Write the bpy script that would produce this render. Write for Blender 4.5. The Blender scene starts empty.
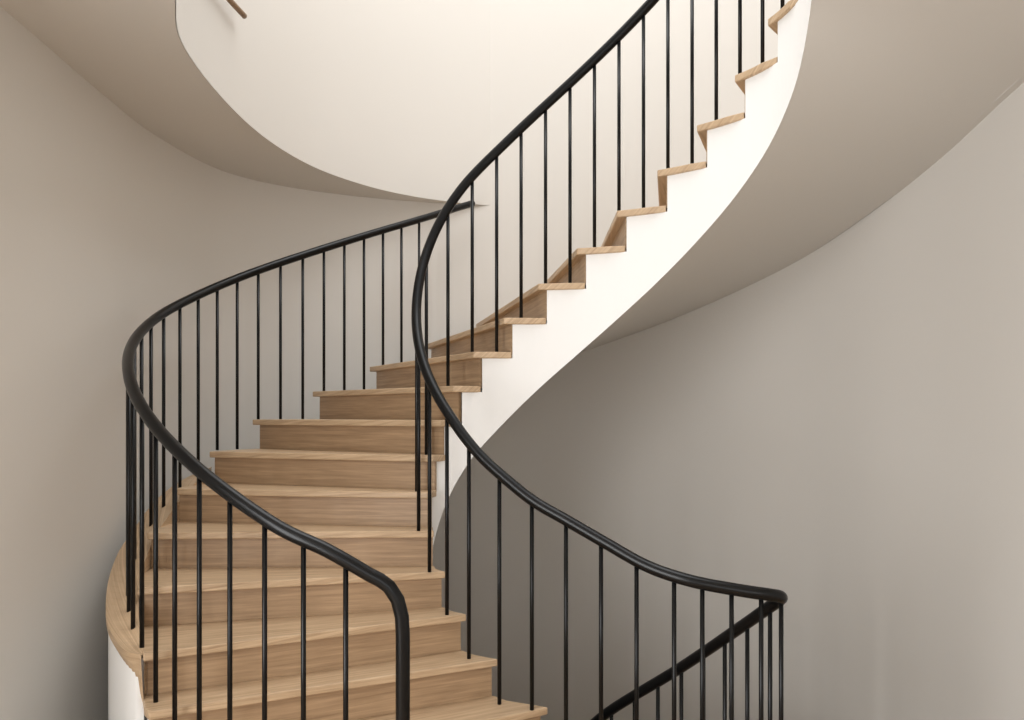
import bpy, bmesh, math
from mathutils import Vector
from mathutils.geometry import tessellate_polygon

scene = bpy.context.scene
H = 0.17
def lin(c): 
    return tuple((x/255/12.92 if x/255<=0.04045 else ((x/255+0.055)/1.055)**2.4) for x in c)+(1,)

# ---------------------------------------------------------------- materials
def mat_plain(name, rgb, rough=0.6, bump=0.0, bscale=200, var=0.02):
    m = bpy.data.materials.new(name); m.use_nodes = True
    nt = m.node_tree; b = nt.nodes['Principled BSDF']
    b.inputs['Roughness'].default_value = rough
    tc = nt.nodes.new('ShaderNodeTexCoord')
    n = nt.nodes.new('ShaderNodeTexNoise'); n.inputs['Scale'].default_value = 1.3; n.inputs['Detail'].default_value = 3
    nt.links.new(tc.outputs['Object'], n.inputs['Vector'])
    r = nt.nodes.new('ShaderNodeValToRGB')
    c = lin(rgb)
    r.color_ramp.elements[0].position = .3; r.color_ramp.elements[1].position = .7
    r.color_ramp.elements[0].color = tuple(x*(1-var) for x in c[:3])+(1,)
    r.color_ramp.elements[1].color = tuple(min(1,x*(1+var)) for x in c[:3])+(1,)
    nt.links.new(n.outputs['Fac'], r.inputs['Fac']); nt.links.new(r.outputs['Color'], b.inputs['Base Color'])
    if bump:
        n2 = nt.nodes.new('ShaderNodeTexNoise'); n2.inputs['Scale'].default_value = bscale
        nt.links.new(tc.outputs['Object'], n2.inputs['Vector'])
        bp = nt.nodes.new('ShaderNodeBump'); bp.inputs['Strength'].default_value = bump; bp.inputs['Distance'].default_value = .002
        nt.links.new(n2.outputs['Fac'], bp.inputs['Height']); nt.links.new(bp.outputs['Normal'], b.inputs['Normal'])
    return m

def mat_wood(name, dark, light, rough=0.45, uv=True):
    m = bpy.data.materials.new(name); m.use_nodes = True
    nt = m.node_tree; b = nt.nodes['Principled BSDF']
    b.inputs['Roughness'].default_value = rough
    tc = nt.nodes.new('ShaderNodeTexCoord'); mp = nt.nodes.new('ShaderNodeMapping')
    mp.inputs['Scale'].default_value = (1.0, 26, 1)
    nt.links.new(tc.outputs['UV' if uv else 'Object'], mp.inputs['Vector'])
    n = nt.nodes.new('ShaderNodeTexNoise'); n.inputs['Scale'].default_value = 2.6; n.inputs['Detail'].default_value = 10
    n.inputs['Roughness'].default_value = .66; n.inputs['Distortion'].default_value = .35
    nt.links.new(mp.outputs['Vector'], n.inputs['Vector'])
    r = nt.nodes.new('ShaderNodeValToRGB')
    r.color_ramp.elements[0].position = .3; r.color_ramp.elements[1].position = .68
    r.color_ramp.elements[0].color = lin(dark); r.color_ramp.elements[1].color = lin(light)
    nt.links.new(n.outputs['Fac'], r.inputs['Fac']); nt.links.new(r.outputs['Color'], b.inputs['Base Color'])
    bp = nt.nodes.new('ShaderNodeBump'); bp.inputs['Strength'].default_value = .12; bp.inputs['Distance'].default_value = .002
    nt.links.new(n.outputs['Fac'], bp.inputs['Height']); nt.links.new(bp.outputs['Normal'], b.inputs['Normal'])
    return m

M_wall = mat_plain('plaster_wall', (215,211,205), .85, .12, 160, .0)
M_ceil = mat_plain('plaster_ceiling', (210,205,198), .85, .1, 160, .0)
M_white = mat_plain('painted_white_stringer', (238,237,235), .6, .03, 160, .005)
M_wood = mat_wood('oak_tread', (160,132,102), (207,180,147))
M_riser_shaded = mat_wood('oak_riser_shaded', (141,114,86), (184,154,121))  # tread oak darkened: the shade on the risers is put into the colour
M_wood2 = mat_wood('oak_floor', (155,128,100), (190,165,135), .5, False)
M_dark = mat_wood('walnut_handrail', (110,84,58), (150,118,84), .5, False)
M_black = mat_plain('black_powder_coat', (10,10,11), .4, .05, 400, .1)
M_black.node_tree.nodes['Principled BSDF'].inputs['Roughness'].default_value = .3
M_black.node_tree.nodes['Principled BSDF'].inputs['Specular IOR Level'].default_value = .27

# ---------------------------------------------------------------- helpers
def new_obj(name, verts, faces, mat, parent=None, smooth=False, uvs=None):
    me = bpy.data.meshes.new(name)
    me.from_pydata([tuple(v) for v in verts], [], faces); me.update()
    bm = bmesh.new(); bm.from_mesh(me); bmesh.ops.recalc_face_normals(bm, faces=bm.faces); bm.to_mesh(me); bm.free()
    me.materials.append(mat)
    if smooth:
        for p in me.polygons: p.use_smooth = True
    if uvs:
        l = me.uv_layers.new(name='UVMap')
        for lp in me.loops: l.data[lp.index].uv = uvs[lp.vertex_index]
    o = bpy.data.objects.new(name, me); scene.collection.objects.link(o)
    if parent: o.parent = parent
    return o
def empty(name):
    e = bpy.data.objects.new(name, None); scene.collection.objects.link(e); return e
def cr(pts, t):
    n = len(pts); t = max(0, min(n-1-1e-9, t)); k = int(t); f = t-k
    p1 = pts[k]; p2 = pts[min(k+1,n-1)]
    p0 = pts[k-1] if k>0 else p1*2-p2
    p3 = pts[k+2] if k+2<n else p2*2-p1
    return 0.5*((2*p1)+(p2-p0)*f+(2*p0-5*p1+4*p2-p3)*f*f+(3*p1-p0-3*p2+p3)*f**3)
def V(l): return [Vector(p) for p in l]
def dense(pts, n=8):
    return [cr(pts, k/n) for k in range((len(pts)-1)*n+1)]
def tube(path, r, seg=12):
    vs=[]; fs=[]; n=len(path); up=None
    for k,p in enumerate(path):
        t=(path[min(k+1,n-1)]-path[max(k-1,0)]).normalized()
        if up is None:
            up = Vector((0,0,1)) if abs(t.z)<.9 else Vector((0,1,0))
        s=t.cross(up).normalized(); up=s.cross(t).normalized()
        for j in range(seg):
            a=2*math.pi*j/seg
            vs.append(p+s*math.cos(a)*r+up*math.sin(a)*r)
    for k in range(n-1):
        for j in range(seg):
            a=k*seg+j; b=k*seg+(j+1)%seg
            fs.append((a,b,b+seg,a+seg))
    fs.append(tuple(range(seg))); fs.append(tuple((n-1)*seg+j for j in range(seg)))
    return vs,fs

# ---------------------------------------------------------------- stair plan (metres), one point per riser, first = riser -6
IN = V([(.65,3.08),(.40,3.20),(.15,3.33),(-.06,3.43),(-.20,3.52),(-.30,3.61),(-.36,3.70),(-.385,3.79),(-.38,3.86),
 (-.35,3.92),(-.29,3.95),(-.19,3.97),(-.04,3.98),(.13,3.98),(.32,3.95),(.51,3.89),(.69,3.80),(.85,3.68),(.985,3.54),
 (1.08,3.38),(1.12,3.20),(1.105,3.02),(1.045,2.82)])
OUT = V([(-.45,2.35),(-.75,2.45),(-1.05,2.63),(-1.28,2.82),(-1.355,2.94),(-1.53,3.27),(-1.66,3.64),(-1.68,3.98),(-1.62,4.28),
 (-1.50,4.62),(-1.23,4.93),(-.93,5.22),(-.60,5.50),(-.26,5.76),(.1,5.85),(.54,5.75),(1.03,5.52),(1.45,5.22),(1.79,4.90),
 (2.01,4.50),(2.18,4.10),(2.25,3.55),(2.28,2.70)])
def pin(i): return cr(IN, i+6)
def pout(i): return cr(OUT, i+6)
def zt(i): return H*(i+6)
def wdir(i): return (pout(i)-pin(i)).normalized()
def fwd(i):
    w=wdir(i); n=Vector((-w.y,w.x))
    d=(pin(i+.3)+pout(i+.3))-(pin(i-.3)+pout(i-.3))
    return n if n.dot(d)>0 else -n

stair = empty('curved_staircase')
TH=.032; OV=.042
def make_tread(i, i2, name):
    rows=[]
    N=5
    for k in range(N+1):
        t=i+(i2-i)*k/N
        a=pin(t); b=pout(t)
        if k==N and i2<15:
            a=a+fwd(i2)*OV; b=b+fwd(i2)*OV
        rows.append((a,b))
    vs=[];uv=[]
    w=wdir(i+.5); n=fwd(i+.5)
    z=zt(i)
    for zz in (z, z-TH):
        for a,b in rows:
            for p in (a,b):
                vs.append((p.x,p.y,zz)); uv.append((p.dot(w)+i*1.7, p.dot(n)+i*3.1+(z-zz)))
    M=2*(N+1); fs=[]
    for k in range(N):
        q=2*k
        fs.append((q,q+1,q+3,q+2)); fs.append((M+q,M+q+2,M+q+3,M+q+1))
        fs.append((q,q+2,M+q+2,M+q)); fs.append((q+1,M+q+1,M+q+3,q+3))
    fs.append((0,M,M+1,1)); q=2*N; fs.append((q,q+1,M+q+1,M+q))
    o=new_obj(name,vs,fs,M_wood,stair,uvs=uv)
    bv=o.modifiers.new('bev','BEVEL'); bv.width=.005; bv.segments=2; bv.limit_method='ANGLE'; bv.angle_limit=math.radians(50)
def make_riser(i,name):
    f=fwd(i); w=wdir(i)
    a=pin(i)+f*OV+w*.010; b=pout(i)+f*OV-w*(.002 if i<3 else .015)
    vs=[];uv=[]
    for z in (zt(i-1)-.01, zt(i)-TH+.001):
        for p in (a,b,b+f*.02,a+f*.02):
            vs.append((p.x,p.y,z)); uv.append((p.dot(w)+i*2.3, z+i*5.3+p.dot(f)))
    fs=[(0,1,2,3),(4,5,6,7),(0,1,5,4),(1,2,6,5),(2,3,7,6),(3,0,4,7)]
    new_obj(name,vs,fs,M_riser_shaded,stair,uvs=uv)
for i in range(-5,14):
    make_tread(i,i+1,'tread_%d'%(i+6)); make_riser(i,'riser_%d'%(i+6))
make_riser(14,'riser_20')
make_tread(14,15.98,'tread_20')

# white carcass: stepped string faces + curved soffit
IE=15.98
def soff(i):
    if i>14.68:
        u=i-14.68; return zt(14.68)-.53+H*(u-u*u/(2*1.32))
    return max(zt(i)-.53, -.35)
def string_face(fn, name, sgn):
    vs=[];fs=[]
    SUB=6
    def off(s):
        d=(fn(min(s+.5,16))-fn(s)).dot(fwd(s))*2
        return (OV+.004)/max(d,.08)
    for s in range(-6,15):
        top=zt(s)-TH+.002 if s>-6 else -.02
        i0 = s+(off(s) if s>-6 else 0)
        i1 = s+1+off(s+1) if s<14 else IE
        for k in range(SUB):
            for q,t in enumerate((i0+(i1-i0)*k/SUB, i0+(i1-i0)*(k+1)/SUB)):
                p=fn(t)+wdir(t)*.018*sgn
                vs += [(p.x,p.y,soff(t)),(p.x,p.y,top)]
            b=len(vs)-4; fs.append((b,b+2,b+3,b+1))
    return new_obj(name,vs,fs,M_white,stair)
string_face(pin,'inner_stringer',1)
string_face(pout,'outer_stringer',-1)
vs=[];fs=[];n=0
T=[-6+(IE+6)*k/180 for k in range(181)]; C=8
for t in T:
    a=pin(t)+wdir(t)*.018; b=pout(t)+wdir(t)*(.03 if t>7.5 else -.018)
    for c in range(C+1):
        p=a.lerp(b,c/C); vs.append((p.x,p.y,soff(t)))
for k in range(len(T)-1):
    for c in range(C):
        q=k*(C+1)+c; fs.append((q,q+1,q+C+2,q+C+1))
new_obj('soffit',vs,fs,M_ceil,stair,smooth=True)

# outer ledge (wood cap on white curved base)
LED=[(-2.0,-1.365,2.945,.672),(-1.75,-1.46,3.0,.68),(-1.4,-1.62,3.20,.73),(-.8,-1.77,3.50,.81),(-.2,-1.855,3.76,.90),
     (.3,-1.875,3.95,.98),(1.0,-1.86,4.15,1.10),(1.6,-1.79,4.32,1.20),(2.0,-1.66,4.42,1.27)]
L=dense([Vector(p) for p in LED],6)
vs=[];uv=[];fs=[]
for q in L:
    o2=Vector((q[1],q[2])); inn=pout(q[0])-wdir(q[0])*.004
    for z,z2 in ((q[3],q[3]),(q[3]-.03,q[3]-.2)):
        vs+= [(o2.x,o2.y,z),(inn.x,inn.y,z2)]; uv += [(q[0]*.3,z),(q[0]*.3,.2+z2)]
for k in range(len(L)-1):
    a=4*k; b=a+4
    fs += [(a,a+1,b+1,b),(a+2,b+2,b+3,a+3),(a,b,b+2,a+2),(a+1,a+3,b+3,b+1)]
e=4*len(L)-4
fs += [(e,e+1,e+3,e+2)]
new_obj('ledge_cap',vs,fs,M_wood,stair,uvs=uv)
vs=[];fs=[]
r2=pout(-2)+fwd(-2)*OV-wdir(-2)*.004
pts=[(r2,.655)]+[(Vector((q[1],q[2]))+wdir(q[0])*-.01,q[3]-.022) for q in L[2:]]
for p,z in pts: vs += [(p.x,p.y,-.3),(p.x,p.y,z)]
for k in range(len(pts)-1): fs.append((2*k,2*k+2,2*k+3,2*k+1))
new_obj('ledge_base',vs,fs,M_white,stair,smooth=True)

# ---------------------------------------------------------------- railings
RH=.86
def add_balusters(path, basefn, spacing, parent, start, r=.0088, end=0.0):
    vs=[];fs=[]
    acc=start; dist=0
    tot=sum((Vector((b.x,b.y))-Vector((a.x,a.y))).length for a,b in zip(path,path[1:]))
    for a,b in zip(path,path[1:]):
        d=(Vector((b.x,b.y))-Vector((a.x,a.y))).length
        while d>0 and acc<=dist+d and acc<tot-end:
            f=(acc-dist)/d; p=a.lerp(b,f)
            z0=basefn(p)
            tv,tf=tube([Vector((p.x,p.y,z0)),Vector((p.x,p.y,p.z-.005))],r,10)
            o=len(vs); vs+=tv; fs+=[tuple(x+o for x in f_) for f_ in tf]
            acc+=spacing(p) if callable(spacing) else spacing
        dist+=d
    o=new_obj('balusters',vs,fs,M_black,parent)
    for p in o.data.polygons: p.use_smooth=len(p.vertices)==4
def stair_z(p):
    """tread height under a plan point"""
    q=Vector((p.x,p.y)); res=0.0
    for k in range(-5,15):
        a=pin(k)
        if (q-a).dot(fwd(k))>=0 and (q-(pin(k)+pout(k))/2).length<1.4:
            if zt(k) < p.z-.6: res=max(res,zt(k))
    return res
def ledge_z(p):
    best=min(L,key=lambda q:(q[1]-p.x)**2+(q[2]-p.y)**2)
    return best[3]

ro=empty('stair_railing')
OR=[(-4.5,-.60,2.6),(-4,-.79,2.63),(-3,-1.08,2.75),(-2,-1.335,2.95),(-1,-1.54,3.22),(0,-1.705,3.6),(1,-1.765,4.0),(2,-1.68,4.35),
    (3,-1.50,4.66),(4,-1.21,4.91),(5,-.90,5.17),(6,-.58,5.44),(7,-.28,5.72)]
body=[Vector((x,y,zt(i)+RH)) for i,x,y in OR]
main=dense([Vector((-.46,2.6,1.035))]+body,10)
bend=[Vector((-.355,2.6,0)),Vector((-.355,2.6,.4)),Vector((-.355,2.6,.84)),Vector((-.358,2.6,.90)),Vector((-.372,2.6,.955)),Vector((-.40,2.6,.998)),Vector((-.43,2.6,1.02))]
v,f=tube(bend+main,.0235,16); new_obj('handrail',v,f,M_black,ro,smooth=True)
def outer_base(p):
    q=Vector((p.x,p.y))
    i=min([k*.1 for k in range(-40,30)],key=lambda t:(pout(t)-q).length)
    if p.y>2.93 and p.y<4.36 and p.x<-1.3:
        if (q-pout(i)).dot(wdir(i))<.012: return max(ledge_z(p)-.01, stair_z(p))
        return ledge_z(p)-.01
    return stair_z(p)
add_balusters(main,outer_base,.140,ro,.08,end=.42)

ri=empty('stair_railing')
up=[]
for k in range(0,40):
    i=-4+k*.5
    p=pin(i)+wdir(i)*(.07 if i<6 else .06)
    up.append(Vector((p.x,p.y,zt(i)+RH)))
low=V([(.09,3.90,-.42),(.25,3.87,-.12),(.418,3.8,.115),(.735,3.5,.448),(.912,3.2,.705),(.975,3.07,.81),(1.0,3.0,.86),(.99,2.95,.885),
       (.94,2.93,.898),(.84,2.945,.91),(.67,2.99,.935),(.52,3.07,.975),(.37,3.16,1.05),(.22,3.235,1.13)])
path=dense(low+up,8)
v,f=tube(path,.0235,16); new_obj('handrail',v,f,M_black,ri,smooth=True)
kcorner=7*8
def inner_base(p): return stair_z(p)
add_balusters(path[kcorner-8:], inner_base,lambda p: .105 if p.z<.93 else (.150 if p.z<1.42 else .1235),ri,.03,end=.05)
add_balusters(path[:kcorner-8], lambda p: math.floor((p.z-.86)/H)*H, .127, ri, .03)

# ---------------------------------------------------------------- lower flight (below landing)
lf=empty('lower_staircase')
LI=V([(1.03,3.0),(1.05,3.17),(.98,3.36),(.86,3.54),(.70,3.68),(.52,3.80),(.33,3.90),(.12,3.95),(-.08,3.97)])
LO=V([(2.24,3.05),(2.22,3.6),(2.1,4.15),(1.85,4.6),(1.5,5.0),(1.1,5.35),(.65,5.6),(.15,5.75),(-.3,5.7)])
for j in range(8):
    z=-H*(j+1)
    a,b,c,d=LI[j],LO[j],LO[j+1],LI[j+1]
    for nm,zz,th,mt in (('step',z,.034,M_wood),('step_body',z-.034,.3,M_white)):
        vs=[(p.x,p.y,zz-h) for h in (0,th) for p in (a,b,c,d)]
        fs=[(0,1,2,3),(4,5,6,7),(0,1,5,4),(1,2,6,5),(2,3,7,6),(3,0,4,7)]
        new_obj('%s_%d'%(nm,j+1),vs,fs,mt,lf,uvs=[(x,y) for x,y,_ in vs])

# ---------------------------------------------------------------- room shell
LW=V([(-1.93,-2.5),(-1.93,-1),(-1.93,.5),(-1.93,2.0),(-1.93,3.0),(-1.965,3.8),(-1.965,4.4),(-1.84,5.02),(-1.55,5.38),(-1.1,5.64),(-.6,5.81)])
RW=V([(-.6,5.81),(-.25,5.87),(.1,5.88),(.54,5.78),(1.04,5.55),(1.47,5.24),(1.81,4.92),(2.04,4.52),(2.20,4.11),(2.27,3.65),(2.28,3.1),(2.28,2.0),(2.28,.5),(2.28,-1),(2.28,-2.5)])
TOP=6.4
def wallstrip(name,pts,z0,z1,mat,cols=6,parent=None,n=10):
    vs=[];fs=[];D=dense(pts,n)
    for p in D:
        for c in range(cols+1): vs.append((p.x,p.y,z0+(z1-z0)*c/cols))
    for k in range(len(D)-1):
        for c in range(cols):
            q=k*(cols+1)+c; fs.append((q,q+1,q+cols+2,q+cols+1))
    return new_obj(name,vs,fs,mat,parent,smooth=True)
def box(name,x0,x1,y0,y1,z0,z1,mat,parent=None):
    vs=[(x,y,z) for z in (z0,z1) for x,y in ((x0,y0),(x1,y0),(x1,y1),(x0,y1))]
    return new_obj(name,vs,[(0,1,2,3),(4,5,6,7),(0,1,5,4),(1,2,6,5),(2,3,7,6),(3,0,4,7)],mat,parent)
# left wall with an added tall window next to the viewer (y -0.6 .. 1.4)
wl=empty('wall_left')
wallstrip('curved_wall',LW[3:],-3,TOP,M_wall,6,wl)
box('pier',-2.03,-1.93,1.4,2.01,-3,TOP,M_wall,wl); box('pier_front',-2.03,-1.93,-2.5,-.6,-3,TOP,M_wall,wl)
box('sill',-2.03,-1.93,-.6,1.4,-3,.3,M_wall,wl); box('lintel',-2.03,-1.93,-.6,1.4,2.7,TOP,M_wall,wl)
w2=empty('added_window_2')  # unseen window, added so the right wall gets brighter
for y in (-.6,.375,1.35): box('frame_v',-2.01,-1.95,y,y+.05,.3,2.7,M_black,w2)
for z in (.3,2.65): box('frame_h',-2.01,-1.95,-.6,1.4,z,z+.05,M_black,w2)
wallstrip('wall_right',RW,-3,TOP,M_wall)
wb=empty('wall_back')
box('pier_left',-1.95,-1.4,-2.6,-2.5,-3,TOP,M_wall,wb); box('pier_right',1.8,2.3,-2.6,-2.5,-3,TOP,M_wall,wb)
box('sill',-1.4,1.8,-2.6,-2.5,-3,.5,M_wall,wb); box('lintel',-1.4,1.8,-2.6,-2.5,2.7,TOP,M_wall,wb)
wn=empty('added_window_1')  # unseen window, added as a frame for the fill lamp behind the camera
for x in (-1.4,.18,1.75): box('frame_v',x,x+.05,-2.58,-2.52,.5,2.7,M_black,wn)
for z in (.5,2.65): box('frame_h',-1.4,1.8,-2.58,-2.52,z,z+.05,M_black,wn)
box('floor_lower',-2.1,2.4,-2.6,6.1,-3.1,-3,M_wood2)

def slab(name,poly,z0,z1,mtop,mbot):
    n=len(poly); tris=tessellate_polygon([[Vector((p.x,p.y,0)) for p in poly]])
    vs=[(p.x,p.y,z0) for p in poly]+[(p.x,p.y,z1) for p in poly]
    fs=[tuple(t) for t in tris]+[tuple(x+n for x in t) for t in tris]+[(k,(k+1)%n,n+(k+1)%n,n+k) for k in range(n)]
    o=new_obj(name,vs,fs,mbot); o.data.materials.append(mtop)
    for p in o.data.polygons:
        if len(p.vertices)==3 and all(abs(o.data.vertices[v].co.z-z1)<1e-5 for v in p.vertices): p.material_index=1
    return o
land=V([(-1.93,-2.5),(2.28,-2.5),(2.28,2.99),(1.03,2.99),(.98,3.0),(.84,3.01),(.72,3.04),(.60,3.14),(.40,3.25),(-.75,2.50),(-1.93,2.5)])
slab('floor',land,-.3,0,M_wood2,M_white)

# upper floor slab : its underside is the ceiling, curved opening over the stair
OPL=V([(.12,5.93),(-.15,5.885),(-.40,5.80),(-.68,5.65),(-.96,5.40),(-1.22,5.0),(-1.365,4.5),(-1.41,3.95),(-1.375,3.35),(-1.25,2.97),(-1.0,2.45),(-.55,2.08),(0,1.95),(.55,2.05),(.88,2.35),(1.025,2.74)])
Ld=dense(LW,6); Rd=[p for p in dense(RW,6) if p.y<2.76 and p.x>2]
a=pin(15.97)+wdir(15.97)*.018
loop=[Vector((p.x,p.y)) for p in Rd]
loop+= [Vector((p.x,p.y)) for p in Ld]+[Vector((-.25,5.88))]
loop+= [Vector((p.x,p.y)) for p in dense(OPL,8) if p.x<-.26 or p.y<4]
loop+= [Vector((a.x,a.y))]
slab('ceiling',loop,3.097,3.40,M_wood2,M_ceil)
# tall curved white wall of the upper storey: stands on the opening edge
def inset(pts,c,d): return [p+(c-p).normalized()*d for p in pts]
C0=Vector((.2,3.8))
wallstrip('wall_upper',inset(OPL[:11],C0,.003),3.096,TOP,M_wall,6)
wallstrip('trim_1',inset(OPL[10:],C0,.003),3.08,3.42,M_white,1)

# wooden handrail of the upper storey
hr=empty('wooden_handrail')
hp=dense(V([(-1.355,4.05,3.575),(-1.365,3.8,3.56),(-1.335,3.5,3.56),(-1.25,3.1,3.57)]),8)
v,f=tube(hp,.014,12); new_obj('rail',v,f,M_dark,hr,smooth=True)
for k in (12,20):
    p=hp[k]; v,f=tube([p,p+Vector((-.06,0,-.03))],.005,8); new_obj('bracket',v,f,M_dark,hr)

# ---------------------------------------------------------------- light
w=bpy.data.worlds.new('world'); scene.world=w; w.use_nodes=True
bg=w.node_tree.nodes['Background']; bg.inputs[0].default_value=(.98,.985,.99,1); bg.inputs[1].default_value=.9
def area(name,loc,target,sx,sy,power,col):
    l=bpy.data.lights.new(name,'AREA'); l.shape='RECTANGLE'; l.size=sx; l.size_y=sy; l.energy=power; l.color=col
    o=bpy.data.objects.new(name,l); scene.collection.objects.link(o); o.location=loc
    o.rotation_euler=(Vector(target)-Vector(loc)).to_track_quat('-Z','Y').to_euler(); return o
LC=(.98,.988,.99)
area('skylight_lamp',(.2,3.6,6.3),(.2,3.8,0),2.6,3.0,116,LC)
area('back_fill_light',(.2,-2.75,1.7),(.2,4,1.7),3.0,2.1,42,LC)  # added fill lamp behind the camera, lights the lower stairs
area('side_fill_light',(-2.12,.4,1.5),(2.2,1.9,1.6),1.9,2.3,155,LC)  # added fill lamp for the right wall, set outside the made-up side window

cam=bpy.data.cameras.new('camera'); co=bpy.data.objects.new('camera',cam); scene.collection.objects.link(co)
co.location=(0,0,1.5555); co.rotation_euler=(math.pi/2,0,0)
cam.sensor_width=36; cam.lens=800/1024*36; cam.shift_y=55/1024; cam.clip_start=.05
scene.camera=co
scene.view_settings.view_transform='Standard'
